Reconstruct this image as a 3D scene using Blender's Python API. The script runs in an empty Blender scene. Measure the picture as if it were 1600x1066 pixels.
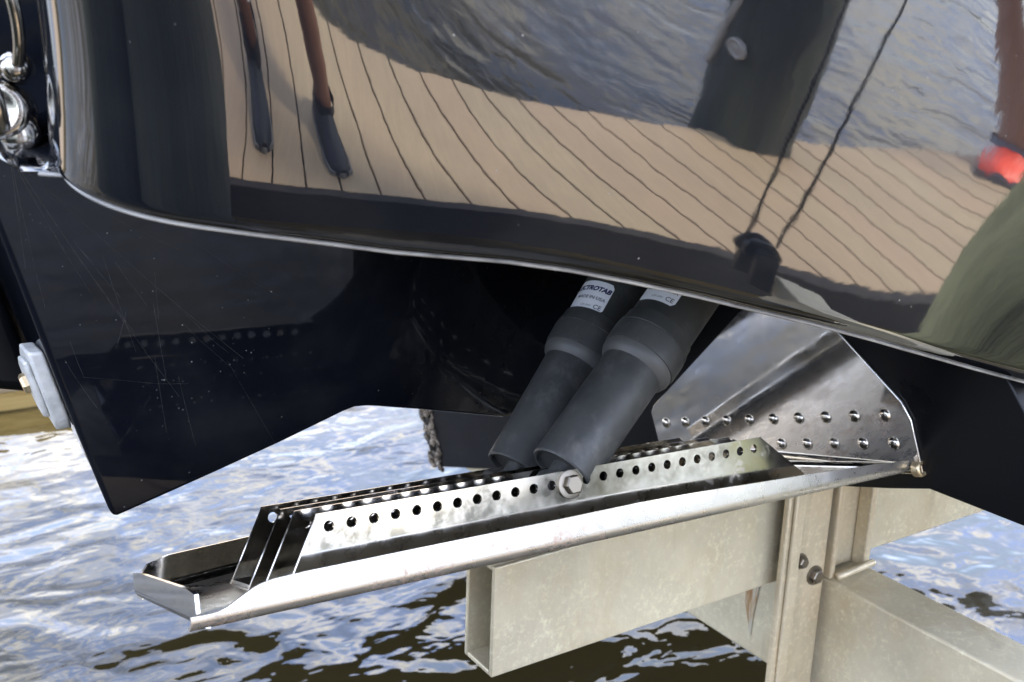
import bpy, bmesh, math, random
import numpy as np
from mathutils import Vector, Matrix

rnd = random.Random(7)
SC = bpy.context.scene
COL = SC.collection
R_ = math.radians

# ------------------------------------------------------------------ camera
FPX, CX, CY = 1700.0, 800.0, 533.0            # focal length and centre for a 1600 px wide frame
YAW, PIT, ROL = R_(34), R_(15.5), R_(2.05)
CAM = np.array([0.0, 0.0, 1.5])
FW = np.array([math.sin(YAW)*math.cos(PIT), math.cos(YAW)*math.cos(PIT), -math.sin(PIT)])
_r = np.array([math.cos(YAW), -math.sin(YAW), 0.0]); _u = np.cross(_r, FW)
RT = math.cos(ROL)*_r + math.sin(ROL)*_u
UP = -math.sin(ROL)*_r + math.cos(ROL)*_u
cd = bpy.data.cameras.new('camera'); cam = bpy.data.objects.new('camera', cd); COL.objects.link(cam)
cam.matrix_world = Matrix(((RT[0], UP[0], -FW[0], CAM[0]), (RT[1], UP[1], -FW[1], CAM[1]),
                           (RT[2], UP[2], -FW[2], CAM[2]), (0, 0, 0, 1)))
cd.sensor_width = 36; cd.lens = 36*FPX/1600; cd.clip_start = 0.02; cd.clip_end = 2000
cd.dof.use_dof = True; cd.dof.focus_distance = 0.98; cd.dof.aperture_fstop = 11
SC.camera = cam

# ------------------------------------------------------------------ world, sun, exposure
SUN_AZ, SUN_EL = R_(72), R_(52)               # azimuth from +Y towards +X
w = bpy.data.worlds.new('World'); SC.world = w; w.use_nodes = True
nt = w.node_tree; nt.nodes.clear()
def wn(t): return nt.nodes.new(t)
out = wn('ShaderNodeOutputWorld'); sky = wn('ShaderNodeTexSky'); sky.sky_type = 'NISHITA'; sky.sun_disc = False
sky.sun_elevation = SUN_EL; sky.sun_rotation = SUN_AZ; sky.air_density = 1.0; sky.dust_density = 1.0
b1 = wn('ShaderNodeBackground'); b1.inputs[1].default_value = 0.15
nt.links.new(sky.outputs[0], b1.inputs[0])
b2 = wn('ShaderNodeBackground'); b2.inputs[0].default_value = (0.98, 0.99, 1.0, 1); b2.inputs[1].default_value = 2.5
vz = wn('ShaderNodeTexNoise'); vz.inputs['Scale'].default_value = 7.0; vz.inputs['Detail'].default_value = 4
vr = wn('ShaderNodeValToRGB'); vr.color_ramp.elements[0].position = 0.42; vr.color_ramp.elements[0].color = (0.36, 0.48, 0.84, 1); vr.color_ramp.elements[1].position = 0.62; vr.color_ramp.elements[1].color = (1.0, 0.95, 0.87, 1)
nt.links.new(vz.outputs['Fac'], vr.inputs[0]); nt.links.new(vr.outputs[0], b2.inputs[0])
tc = wn('ShaderNodeTexCoord'); mp = wn('ShaderNodeMapping'); mp.inputs['Scale'].default_value = (1, 1, 2.2)
nz = wn('ShaderNodeTexNoise'); nz.inputs['Scale'].default_value = 2.6; nz.inputs['Detail'].default_value = 7; nz.inputs['Roughness'].default_value = 0.55
rp = wn('ShaderNodeValToRGB'); rp.color_ramp.elements[0].position = 0.36; rp.color_ramp.elements[1].position = 0.66
mx = wn('ShaderNodeMixShader')
nt.links.new(tc.outputs['Generated'], mp.inputs[0]); nt.links.new(mp.outputs[0], nz.inputs['Vector']); nt.links.new(mp.outputs[0], vz.inputs['Vector'])
nt.links.new(nz.outputs['Fac'], rp.inputs[0]); nt.links.new(rp.outputs[0], mx.inputs[0])
nt.links.new(b1.outputs[0], mx.inputs[1]); nt.links.new(b2.outputs[0], mx.inputs[2]); nt.links.new(mx.outputs[0], out.inputs[0])
sd = bpy.data.lights.new('sun', 'SUN'); sun = bpy.data.objects.new('sun', sd); COL.objects.link(sun)
sd.energy = 3.5; sd.angle = R_(9); sd.color = (1.0, 0.92, 0.80)
sv = Vector((math.sin(SUN_AZ)*math.cos(SUN_EL), math.cos(SUN_AZ)*math.cos(SUN_EL), math.sin(SUN_EL)))
sun.rotation_euler = sv.to_track_quat('Z', 'Y').to_euler(); sun.location = (0, 0, 30)
SC.view_settings.view_transform = 'Standard'; SC.view_settings.look = 'None'
SC.view_settings.gamma = 1.0; SC.view_settings.exposure = 2.1; SC.view_settings.use_curve_mapping = False
SC.render.engine = 'CYCLES'
SC.cycles.max_bounces = 8; SC.cycles.glossy_bounces = 6; SC.cycles.diffuse_bounces = 3
SC.cycles.caustics_reflective = False; SC.cycles.caustics_refractive = False
SC.cycles.sample_clamp_indirect = 6.0

# ------------------------------------------------------------------ helpers
def ray(px, py):
    return FW + (px-CX)/FPX*RT - (py-CY)/FPX*UP
def onY(px, py, Y): d = ray(px, py); return CAM + (Y-CAM[1])/d[1]*d
def onX(px, py, X): d = ray(px, py); return CAM + (X-CAM[0])/d[0]*d
def tag(o, label=None, cat=None, group=None, kind=None):
    if label: o['label'] = label
    if cat: o['category'] = cat
    if group: o['group'] = group
    if kind: o['kind'] = kind
    return o
def empty(name, loc=(0, 0, 0), rz=0):
    o = bpy.data.objects.new(name, None); COL.objects.link(o); o.location = loc; o.rotation_euler = (0, 0, rz)
    o.empty_display_size = 0.1
    return o
def link(name, me, mat, parent=None, smooth=False):
    o = bpy.data.objects.new(name, me); COL.objects.link(o)
    if mat is not None and not me.materials:
        for m in (mat if isinstance(mat, (list, tuple)) else [mat]): me.materials.append(m)
    if smooth: me.polygons.foreach_set('use_smooth', [True]*len(me.polygons))
    if parent is not None:
        o.parent = parent
        o.matrix_parent_inverse = parent.matrix_basis.inverted() if parent.parent is None else (parent.parent.matrix_basis @ parent.matrix_parent_inverse @ parent.matrix_basis).inverted()
    return o
class MB:
    """collects vertices and faces (world coordinates), build() makes ONE mesh object"""
    def __init__(s): s.v = []; s.f = []; s.m = []
    def add(s, vs, fs, mi=0):
        o = len(s.v); s.v += [tuple(map(float, p)) for p in vs]
        for f in fs: s.f.append(tuple(i+o for i in f)); s.m.append(mi)
        return s
    def box(s, x0, x1, y0, y1, z0, z1, M=None, mi=0):
        vs = [(x, y, z) for x in (x0, x1) for y in (y0, y1) for z in (z0, z1)]
        if M is not None: vs = [tuple(M @ Vector(p)) for p in vs]
        return s.add(vs, [(0, 1, 3, 2), (4, 6, 7, 5), (0, 4, 5, 1), (2, 3, 7, 6), (0, 2, 6, 4), (1, 5, 7, 3)], mi)
    def lathe(s, A, D, prof, n=32, mi=0, cap=True):
        A = Vector(A); D = Vector(D).normalized(); q = D.to_track_quat('Z', 'Y'); ex = q @ Vector((1, 0, 0)); ey = q @ Vector((0, 1, 0))
        vs = []
        for t, r in prof:
            for k in range(n):
                a = 2*math.pi*k/n; vs.append(A + D*t + ex*(r*math.cos(a)) + ey*(r*math.sin(a)))
        fs = [(i*n+k, i*n+(k+1) % n, (i+1)*n+(k+1) % n, (i+1)*n+k) for i in range(len(prof)-1) for k in range(n)]
        if cap: fs += [tuple(range(n-1, -1, -1)), tuple((len(prof)-1)*n+k for k in range(n))]
        return s.add(vs, fs, mi)
    def tube(s, pts, r, n=8, mi=0):
        pts = [Vector(p) for p in pts]; vs = []; up = Vector((0.13, 0.21, 0.97))
        for i, p in enumerate(pts):
            d = (pts[min(i+1, len(pts)-1)]-pts[max(i-1, 0)]).normalized()
            ex = d.cross(up); ex = ex.normalized() if ex.length > 1e-5 else Vector((1, 0, 0)); ey = d.cross(ex)
            rr = r[i] if isinstance(r, (list, tuple)) else r
            for k in range(n):
                a = 2*math.pi*k/n; vs.append(p + ex*rr*math.cos(a) + ey*rr*math.sin(a))
        fs = [(i*n+k, i*n+(k+1) % n, (i+1)*n+(k+1) % n, (i+1)*n+k) for i in range(len(pts)-1) for k in range(n)]
        fs += [tuple(range(n-1, -1, -1)), tuple((len(pts)-1)*n+k for k in range(n))]
        return s.add(vs, fs, mi)
    def prism(s, poly, off, mi=0):
        """poly: list of 3D points, extruded by vector off"""
        n = len(poly); vs = [tuple(p) for p in poly] + [tuple(Vector(p)+Vector(off)) for p in poly]
        fs = [tuple(range(n-1, -1, -1)), tuple(range(n, 2*n))] + [(i, (i+1) % n, n+(i+1) % n, n+i) for i in range(n)]
        return s.add(vs, fs, mi)
    def grid(s, P, mi=0, closeu=False):
        P = np.asarray(P); a, b = P.shape[:2]
        fs = [(i*b+j, i*b+j+1, (i+1)*b+j+1, (i+1)*b+j) for i in range(a-1) for j in range(b-1)]
        return s.add([tuple(p) for p in P.reshape(-1, 3)], fs, mi)
    def build(s, name, mat, parent=None, smooth=False, bevel=0, seg=2, autosmooth=None, fix=True):
        me = bpy.data.meshes.new(name); me.from_pydata(s.v, [], s.f); me.update()
        for m in (mat if isinstance(mat, (list, tuple)) else [mat]): me.materials.append(m)
        me.polygons.foreach_set('material_index', s.m)
        if fix:
            bm = bmesh.new(); bm.from_mesh(me); bmesh.ops.recalc_face_normals(bm, faces=bm.faces); bm.to_mesh(me); bm.free()
        o = link(name, me, None, parent, smooth)
        if bevel:
            m = o.modifiers.new('bevel', 'BEVEL'); m.width = bevel; m.segments = seg; m.limit_method = 'ANGLE'; m.angle_limit = R_(35); m.harden_normals = False
        if autosmooth is not None:
            sm = [e.index for e in me.edges]
            me.polygons.foreach_set('use_smooth', [True]*len(me.polygons))
            me.set_sharp_from_angle(angle=R_(autosmooth))
        return o

# ------------------------------------------------------------------ materials
def mat(name, base=(0.5, 0.5, 0.5), rough=0.5, metal=0.0, ior=1.5):
    m = bpy.data.materials.new(name); m.use_nodes = True
    b = m.node_tree.nodes['Principled BSDF']
    b.inputs['Base Color'].default_value = (*base, 1); b.inputs['Roughness'].default_value = rough
    b.inputs['Metallic'].default_value = metal; b.inputs['IOR'].default_value = ior
    return m
class NT:
    def __init__(s, m):
        s.t = m.node_tree; s.b = s.t.nodes['Principled BSDF']; s.co = s.t.nodes.new('ShaderNodeTexCoord')
    def noise(s, scale, detail=4, rough=0.55, stretch=None, coord='Object', dist=0.0):
        n = s.t.nodes.new('ShaderNodeTexNoise'); n.inputs['Scale'].default_value = scale
        n.inputs['Detail'].default_value = detail; n.inputs['Roughness'].default_value = rough; n.inputs['Distortion'].default_value = dist
        s.vec(n, stretch, coord); return n.outputs['Fac']
    def vec(s, n, stretch, coord, rot=None):
        if stretch or rot:
            mpn = s.t.nodes.new('ShaderNodeMapping')
            if stretch: mpn.inputs['Scale'].default_value = stretch
            if rot: mpn.inputs['Rotation'].default_value = rot
            s.t.links.new(s.co.outputs[coord], mpn.inputs[0]); s.t.links.new(mpn.outputs[0], n.inputs['Vector'])
        else: s.t.links.new(s.co.outputs[coord], n.inputs['Vector'])
    def voro(s, scale, stretch=None):
        n = s.t.nodes.new('ShaderNodeTexVoronoi'); n.inputs['Scale'].default_value = scale; s.vec(n, stretch, 'Object'); return n.outputs['Distance']
    def ramp(s, fac, stops):
        n = s.t.nodes.new('ShaderNodeValToRGB'); e = n.color_ramp.elements
        while len(e) < len(stops): e.new(0.5)
        for k, (p, c) in enumerate(stops):
            e[k].position = p; e[k].color = (*c, 1) if isinstance(c, tuple) else (c, c, c, 1)
        s.t.links.new(fac, n.inputs[0]); return n.outputs[0]
    def mixc(s, fac, a, b, mode='MIX'):
        n = s.t.nodes.new('ShaderNodeMix'); n.data_type = 'RGBA'; n.blend_type = mode
        for k, val in ((0, fac), (6, a), (7, b)):
            if hasattr(val, 'links'): s.t.links.new(val, n.inputs[k])
            elif isinstance(val, tuple): n.inputs[k].default_value = (*val, 1)
            else: n.inputs[k].default_value = val
        return n.outputs[2]
    def math(s, op, a, b=0.0):
        n = s.t.nodes.new('ShaderNodeMath'); n.operation = op
        for k, val in ((0, a), (1, b)):
            if hasattr(val, 'links'): s.t.links.new(val, n.inputs[k])
            else: n.inputs[k].default_value = val
        return n.outputs[0]
    def set(s, name, val): s.t.links.new(val, s.b.inputs[name])
    def bump(s, h, strength, dist, prev=None):
        n = s.t.nodes.new('ShaderNodeBump'); n.inputs['Strength'].default_value = strength; n.inputs['Distance'].default_value = dist
        s.t.links.new(h, n.inputs['Height'])
        if prev is not None: s.t.links.new(prev, n.inputs['Normal'])
        s.t.links.new(n.outputs[0], s.b.inputs['Normal']); return n.outputs[0]

def gelcoat(name, ior, rough, wav, specks=True):
    m = mat(name, (0.004, 0.005, 0.009), rough, 0, ior); t = NT(m)
    big = t.noise(14, 2, 0.45); fine = t.noise(70, 2, 0.4)
    h = t.math('ADD', big, t.math('MULTIPLY', fine, 0.12))
    t.bump(h, 1.0, wav)
    if specks:
        v = t.voro(48); n = t.noise(9, 2)
        sp = t.math('MULTIPLY', t.ramp(v, [(0.018, 1.0), (0.045, 0.0)]), t.ramp(n, [(0.44, 0.0), (0.58, 1.0)]))
        v2 = t.voro(120); sp2 = t.math('MULTIPLY', t.ramp(v2, [(0.05, 0.8), (0.1, 0.0)]), t.ramp(t.noise(5, 2), [(0.55, 0.0), (0.7, 1.0)]))
        sp = t.math('MAXIMUM', sp, sp2)
        haze = t.ramp(t.noise(6, 5, 0.65), [(0.45, 0.0), (0.75, 1.0)])
        colr = t.mixc(sp, t.mixc(haze, (0.005, 0.006, 0.009), (0.014, 0.0155, 0.017)), (0.22, 0.22, 0.21))
        t.set('Base Color', colr)
        t.set('Roughness', t.math('ADD', t.math('MULTIPLY', sp, 0.35), t.math('ADD', t.math('MULTIPLY', haze, 0.02), rough)))
    return m
M = {}
M['gel'] = gelcoat('black_gelcoat', 2.3, 0.022, 0.00016)
M['gelin'] = gelcoat('black_gelcoat_inner', 1.22, 0.04, 0.0002)
M['satin'] = mat('black_satin_bottom', (0.005, 0.0055, 0.007), 0.30, 0, 1.30)
t = NT(M['satin']); t.set('Roughness', t.ramp(t.noise(12, 4), [(0.3, 0.24), (0.7, 0.42)]))

def steel(name, base, rough, rust=0.5, dull=0.0, brush=0.0006, metal=1.0):
    m = mat(name, base, rough, metal); t = NT(m)
    n1 = t.noise(16.3, 5, 0.6); n2 = t.noise(240, 3, 0.6)
    r = t.math('MULTIPLY', t.ramp(n1, [(0.62-0.1*rust, 0.0), (0.80-0.1*rust, 1.0)]), t.ramp(n2, [(0.45, 0.0), (0.62, 1.0)]))
    c = t.mixc(t.ramp(t.noise(35, 4), [(0.3, 0.0), (0.7, 1.0)]), base, tuple(x*0.9 for x in base))
    t.set('Base Color', t.mixc(r, c, (0.30, 0.105, 0.018)))
    t.set('Metallic', t.math('SUBTRACT', metal, t.math('MULTIPLY', r, 0.8*metal)))
    t.set('Roughness', t.math('ADD', t.math('ADD', rough, t.math('MULTIPLY', r, 0.4)), t.math('MULTIPLY', t.ramp(t.noise(60, 6, 0.7), [(0.4, 0.0), (0.75, 1.0)]), 0.10+dull)))
    t.bump(t.noise(9, 2), 1.0, brush)
    return m
M['steel'] = steel('polished_stainless', (0.66, 0.63, 0.57), 0.08, 0.25)
M['steel_worn'] = steel('weathered_stainless', (0.56, 0.535, 0.48), 0.26, 0.85, 0.03, metal=0.85)
M['steel_floor'] = steel('stained_stainless', (0.50, 0.45, 0.38), 0.24, 0.75, 0.12)
M['steel_plate'] = steel('stainless_plate', (0.88, 0.85, 0.79), 0.05, 0.0, 0.0, 0.0003, metal=0.88)
M['steel_eye'] = steel('tarnished_stainless', (0.40, 0.38, 0.34), 0.12, 0.5, 0.1)
M['steel_sand'] = mat('ground_stainless', (0.46, 0.47, 0.49), 0.45, 0.35)
t = NT(M['steel_sand']); t.bump(t.noise(420, 3), 1.0, 0.0012); t.set('Base Color', t.ramp(t.noise(520, 3, 0.6), [(0.42, (0.20, 0.21, 0.22)), (0.58, (0.60, 0.61, 0.63))]))
M['screw'] = steel('screw_steel', (0.68, 0.64, 0.57), 0.16, 0.2)
M['bolt'] = steel('bolt_steel', (0.24, 0.215, 0.175), 0.36, 0.5)
M['edge'] = mat('lip_highlight_grey', (0.34, 0.33, 0.31), 0.35); t = NT(M['edge'])  # mottled light grey for the highlight painted along the hull lip
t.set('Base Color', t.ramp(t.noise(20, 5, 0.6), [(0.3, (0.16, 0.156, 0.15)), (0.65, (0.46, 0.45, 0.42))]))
M['dark'] = mat('dark_recess', (0.02, 0.019, 0.017), 0.6)

def alu(name, base, rough=0.5):
    m = mat(name, base, rough, 0.35); t = NT(m)
    a = t.ramp(t.noise(5, 4), [(0.3, 0.0), (0.7, 1.0)])
    c = t.mixc(a, tuple(x*0.78 for x in base), tuple(min(1, x*1.10) for x in base))
    sc = t.ramp(t.noise(7, 6, 0.7, (1, 1, 0.5)), [(0.48, 0.0), (0.72, 0.7)]); c = t.mixc(sc, c, (base[0]*.80, base[1]*.70, base[2]*.56))
    sp = t.math('MULTIPLY', t.ramp(t.noise(130, 4, 0.75), [(0.50, 0.0), (0.68, 1.0)]), t.ramp(t.noise(14, 4), [(0.36, 0.2), (0.62, 1.0)]))
    c = t.mixc(t.math('MULTIPLY', sp, 0.55), c, tuple(min(1, x*1.45) for x in base))
    st = t.math('MULTIPLY', t.ramp(t.noise(16, 5, 0.6, (1, 1, 0.12)), [(0.60, 0.0), (0.78, 1.0)]), 0.55)
    c = t.mixc(st, c, (0.26, 0.21, 0.15))
    t.set('Base Color', c); t.set('Roughness', t.ramp(t.noise(30, 3), [(0.3, rough-0.08), (0.7, rough+0.12)]))
    t.bump(t.noise(160, 3), 0.4, 0.001)
    return m
M['alu'] = alu('weathered_aluminium', (0.74, 0.66, 0.475))
M['alu2'] = alu('weathered_aluminium_warm', (0.72, 0.615, 0.43), 0.42)
M['rust'] = mat('rust_streak', (0.30, 0.13, 0.035), 0.8); t = NT(M['rust'])
t.set('Base Color', t.ramp(t.noise(60, 5, 0.7, (1, 1, 0.12)), [(0.40, (0.56, 0.52, 0.41)), (0.50, (0.42, 0.27, 0.13)), (0.60, (0.24, 0.095, 0.03))]))
M['plastic'] = mat('actuator_plastic', (0.035, 0.038, 0.038), 0.42); t = NT(M['plastic'])
t.set('Base Color', t.mixc(t.ramp(t.noise(18, 5, 0.65), [(0.35, 0.0), (0.75, 1.0)]), (0.019, 0.021, 0.022), (0.040, 0.043, 0.042)))
t.set('Base Color', t.mixc(t.ramp(t.noise(34, 7, 0.75, (1, 1, 0.6)), [(0.52, 0.0), (0.78, 0.55)]), t.mixc(t.ramp(t.noise(18, 5, 0.65), [(0.35, 0.0), (0.75, 1.0)]), (0.032, 0.034, 0.033), (0.060, 0.062, 0.058)), (0.15, 0.146, 0.132)))
t.set('Roughness', t.ramp(t.noise(40, 4), [(0.3, 0.40), (0.7, 0.60)])); t.bump(t.noise(500, 2), 0.3, 0.0003)
M['plastic_ring'] = mat('actuator_ring', (0.080, 0.080, 0.076), 0.5)
M['sticker'] = mat('white_sticker', (0.72, 0.74, 0.76), 0.4)
M['ink_blue'] = mat('sticker_ink_navy', (0.02, 0.025, 0.09), 0.5)
M['ink'] = mat('sticker_ink_grey', (0.09, 0.10, 0.11), 0.5)
M['zinc'] = mat('zinc_anode', (0.50, 0.51, 0.49), 0.55, 0.25); t = NT(M['zinc'])
t.set('Base Color', t.ramp(t.noise(60, 5, 0.6), [(0.3, (0.50, 0.51, 0.49)), (0.7, (0.74, 0.74, 0.70))])); t.bump(t.noise(90, 4), 0.6, 0.002)
M['brass'] = mat('brass_bolt', (0.65, 0.52, 0.32), 0.35, 0.8)
M['keelwear'] = mat('worn_keel_edge', (0.36, 0.31, 0.25), 0.6); t = NT(M['keelwear'])
t.set('Base Color', t.ramp(t.noise(70, 4), [(0.38, (0.014, 0.013, 0.012)), (0.55, (0.34, 0.28, 0.22))]))
# dock
M['plank'] = mat('tan_composite_decking', (0.46, 0.36, 0.27), 0.65); t = NT(M['plank'])
oi = t.t.nodes.new('ShaderNodeObjectInfo')
g = t.noise(5, 5, 0.6, (14, 1.2, 1)); st_ = t.ramp(t.noise(3.5, 5, 0.65), [(0.35, 0.55), (0.6, 1.0)])
c = t.mixc(t.ramp(g, [(0.3, 0.0), (0.7, 1.0)]), (0.315, 0.246, 0.150), (0.380, 0.299, 0.186))
c = t.mixc(t.math('MULTIPLY', oi.outputs['Random'], 0.8), c, (0.37, 0.262, 0.166)); c = t.mixc(t.math('MULTIPLY', t.ramp(t.noise(9, 6, 0.7, (22, 1.0, 1)), [(0.45, 0.0), (0.7, 1.0)]), 0.35), c, (0.22, 0.165, 0.11))
c = t.mixc(t.math('MULTIPLY', t.math('SUBTRACT', 1.0, st_), 0.55), c, (0.20, 0.155, 0.11))
t.set('Base Color', c); t.bump(g, 0.3, 0.002)
M['frame'] = mat('dark_dock_frame', (0.030, 0.026, 0.020), 0.8); t = NT(M['frame'])
t.set('Base Color', t.ramp(t.noise(8, 4, 0.6, (1, 1, 6)), [(0.3, (0.008, 0.007, 0.006)), (0.7, (0.024, 0.020, 0.016))]))
M['fascia'] = mat('yellow_pine_fascia', (0.52, 0.36, 0.13), 0.6); t = NT(M['fascia'])
t.set('Base Color', t.ramp(t.noise(6, 4, 0.6, (0.4, 1, 9)), [(0.3, (0.42, 0.28, 0.09)), (0.7, (0.60, 0.43, 0.17))]))
M['piling'] = mat('mossy_piling', (0.06, 0.065, 0.04), 0.75); t = NT(M['piling'])
a = t.ramp(t.noise(2.2, 4, 0.55, (1, 1, 0.3)), [(0.34, (0.09, 0.096, 0.060)), (0.48, (0.25, 0.255, 0.12)), (0.60, (0.42, 0.41, 0.20))])
t.set('Base Color', t.mixc(t.ramp(t.noise(26, 5, 0.7, (1, 1, 0.1)), [(0.4, 0.0), (0.7, 0.5)]), a, (0.03, 0.03, 0.022)))
t.bump(t.noise(22, 4, 0.6, (1, 1, 0.08)), 0.8, 0.02)
M['piling_dark'] = mat('dark_wet_piling', (0.03, 0.035, 0.03), 0.7); t = NT(M['piling_dark'])
t.set('Base Color', t.ramp(t.noise(3.5, 5, 0.6, (1, 1, 0.18)), [(0.36, (0.022, 0.026, 0.024)), (0.52, (0.040, 0.046, 0.038)), (0.68, (0.085, 0.090, 0.050))]))
t.bump(t.noise(24, 4, 0.6, (1, 1, 0.08)), 0.8, 0.02)
M['conduit'] = mat('grey_conduit', (0.36, 0.35, 0.33), 0.5)
M['skin'] = mat('skin', (0.20, 0.10, 0.065), 0.5); M['skin2'] = mat('skin_tanned', (0.30, 0.165, 0.11), 0.5)
M['shoe_black'] = mat('black_shoe', (0.012, 0.013, 0.016), 0.6); M['sole'] = mat('grey_sole', (0.14, 0.14, 0.135), 0.6)
M['shoe_red'] = mat('orange_red_shoe', (0.78, 0.075, 0.035), 0.5); M['shoe_grey'] = mat('grey_shoe', (0.16, 0.18, 0.22), 0.6)
M['shorts'] = mat('dark_shorts', (0.03, 0.035, 0.05), 0.8); M['shirt'] = mat('grey_shirt', (0.22, 0.24, 0.27), 0.85); M['hair'] = mat('dark_hair', (0.02, 0.014, 0.01), 0.7)
M['cable'] = mat('lift_cable', (0.10, 0.098, 0.085), 0.45, 0.6); t = NT(M['cable'])
wv = t.t.nodes.new('ShaderNodeTexWave'); wv.inputs['Scale'].default_value = 55; wv.bands_direction = 'DIAGONAL'; t.t.links.new(t.co.outputs['Object'], wv.inputs['Vector'])
t.set('Base Color', t.ramp(wv.outputs['Fac'], [(0.2, (0.03, 0.03, 0.027)), (0.8, (0.17, 0.165, 0.14))]))
M['sheave'] = mat('black_sheave', (0.015, 0.016, 0.017), 0.35)
M['web'] = mat('spider_silk', (0.20, 0.195, 0.18), 0.4)
# water
M['water'] = mat('canal_water', (0.036, 0.028, 0.011), 0.02, 0, 1.36); t = NT(M['water'])
n1 = t.noise(2.6, 2, 0.45, (1.0, 1.3, 1), dist=0.6); n2 = t.noise(8.0, 2, 0.45, (1.0, 1.4, 1), dist=0.4); n3 = t.noise(0.7, 2, 0.5); n4 = t.noise(30, 2, 0.5, (1.0, 1.4, 1))
hh = t.math('ADD', t.math('ADD', t.math('MULTIPLY', n1, 0.6), t.math('MULTIPLY', n2, 0.15)), t.math('ADD', t.math('MULTIPLY', n3, 0.8), t.math('MULTIPLY', n4, 0.008)))
t.bump(hh, 1.0, 0.040)

# ------------------------------------------------------------------ water
WZ, DZ = 0.28, 0.50
tag(MB().add([(-400, -400, WZ), (400, -400, WZ), (400, 400, WZ), (-400, 400, WZ)], [(0, 1, 2, 3)]).build('water', M['water']), kind='structure')

# ------------------------------------------------------------------ the boat
boat = empty('motor_boat', (1.0, 1.86, 0.62))
tag(boat, 'black glossy motor boat raised on a lift, seen at its stern quarter', 'boat')

# hull side: a gently convex black panel whose lower edge sweeps up aft
CO = [-0.4845, -0.16395, -0.14103, -0.23252, -0.15282, 0.10679, 0.04951, 0.24651, 0.19727, -0.02575, 0.23703, 0.03146, -0.28349,
      -0.03332, -0.009, -0.17089, -0.13908, 0.08006, 0.00937, -0.01315]
EXP = [(i, q-i) for q in range(1, 6) for i in range(q, -1, -1)]
N0 = np.array([-0.51127257, -0.72470858, -0.46195003]); P0 = np.array([0.39664714, 0.55955203, 1.42798047])
EU = np.array([0.81261921, -0.5826116, 0.01462]); EV = np.array([-0.27973269, -0.36791466, 0.88678545]); SS = 0.3
def hull_pt(px, py):
    d = ray(px, py); tt = (P0-CAM) @ N0/(d @ N0)
    for _ in range(9):
        X = CAM+tt*d-P0; a = X @ EU/SS; b = X @ EV/SS; wv_ = wu = wb = 0.0
        for cf, (i, j) in zip(CO, EXP):
            wv_ += cf*a**i*b**j
            if i: wu += cf*i*a**(i-1)*b**j
            if j: wb += cf*j*a**i*b**(j-1)
        tt -= (X @ N0-wv_*SS)/(d @ N0-wu*(d @ EU)-wb*(d @ EV))
    n = N0-wu*EU-wb*EV
    return CAM+tt*d, n/np.linalg.norm(n)
EX = [300, 400, 488, 619, 700, 799, 900, 1000, 1100, 1169, 1285, 1375, 1490, 1600, 1700]
EY = [336, 350, 361, 378, 385, 393, 407, 426, 447, 463, 489, 512, 544, 576, 606]
cols = np.concatenate([np.linspace(318, 520, 34), np.linspace(532, 1640, 100)]); NR = 64
body = []; nor = []
for px in cols:
    e = float(np.interp(px, EX, EY)); cp = []; cn = []
    for j in range(NR):
        f = j/(NR-1); p, n = hull_pt(px, e+(-80-e)*f); cp.append(p); cn.append(n)
    body.append(cp); nor.append(cn)
body = np.array(body); nor = np.array(nor)
# smooth the lower edge heights a touch
left = []; r_c = 0.105
c0, n0_ = body[0], nor[0]
Tn = body[0]-body[2]; Tn -= np.sum(Tn*n0_, axis=1)[:, None]*n0_; Tn /= np.linalg.norm(Tn, axis=1)[:, None]
NA = 40
LA = 0.148; ds = LA/(NA-1); ph = 0.0; pos = c0.copy()
for k in range(1, NA):
    kap = 3.5+23.0*(k/(NA-1))**1.3; dph = kap*ds; ph_m = ph+dph/2; ph += dph
    pos = pos+ds*(math.cos(ph_m)*Tn-math.sin(ph_m)*n0_); left.append(pos)
lt = math.cos(ph)*Tn-math.sin(ph)*n0_
for q in (0.02, 0.06, 0.15, 0.4, 1.0):
    left.append(left[NA-2]+q*lt)
left = np.array(left)[::-1]
fwd = []
for q in (0.03, 0.1, 0.3, 0.8, 1.5, 2.1, 2.6, 3.0):
    e_ = max(0, q-.6); fwd.append(body[-1] + np.array([q, -0.03*min(q, .6)+.20*e_**2, .05*e_**2]))
side = np.concatenate([left, body, np.array(fwd)])
# upwards to the gunwale
upv = side[:, -1]-side[:, -4]; upv /= np.linalg.norm(upv, axis=1)[:, None]
upv = 0.5*upv+0.5*upv[len(left)+40]; 
ext = np.stack([side[:, -1]+upv*q for q in (0.02, 0.06, 0.14, 0.28, 0.5)], axis=1)
side = np.concatenate([side, ext], axis=1)
# rounded lower lip
edge = side[:, 0]; en = np.cross(np.gradient(edge, axis=0), side[:, 1]-side[:, 0]); en /= np.linalg.norm(en, axis=1)[:, None]
en *= np.sign(en[:, 1:2]*-1+1e-9)*1.0
dn = side[:, 0]-side[:, 2]; dn /= np.linalg.norm(dn, axis=1)[:, None]
lip = []; rl = np.interp(edge[:, 0], [.15, .45, .7, .95], [.011, .014, .018, .022])[:, None]
for ph in np.linspace(R_(125), 0, 14)[:-1]:
    lip.append(edge + rl*(math.sin(ph)*dn-(1-math.cos(ph))*en))
lip = np.array(lip)
inner = lip[0] + 0.0
tan_in = (math.cos(R_(125))*dn-math.sin(R_(125))*en)
ceil2 = np.stack([inner+tan_in*0.01+np.array([0.0, q, 0.03*q]) for q in (0.55, 0.25, 0.08, 0.02)], axis=0)
full = np.concatenate([np.transpose(ceil2, (1, 0, 2)), np.transpose(lip, (1, 0, 2)), side], axis=1)
mb = MB(); mb.grid(full); hs = mb.build('hull_side', M['gel'], boat, smooth=True, fix=False)

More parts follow.
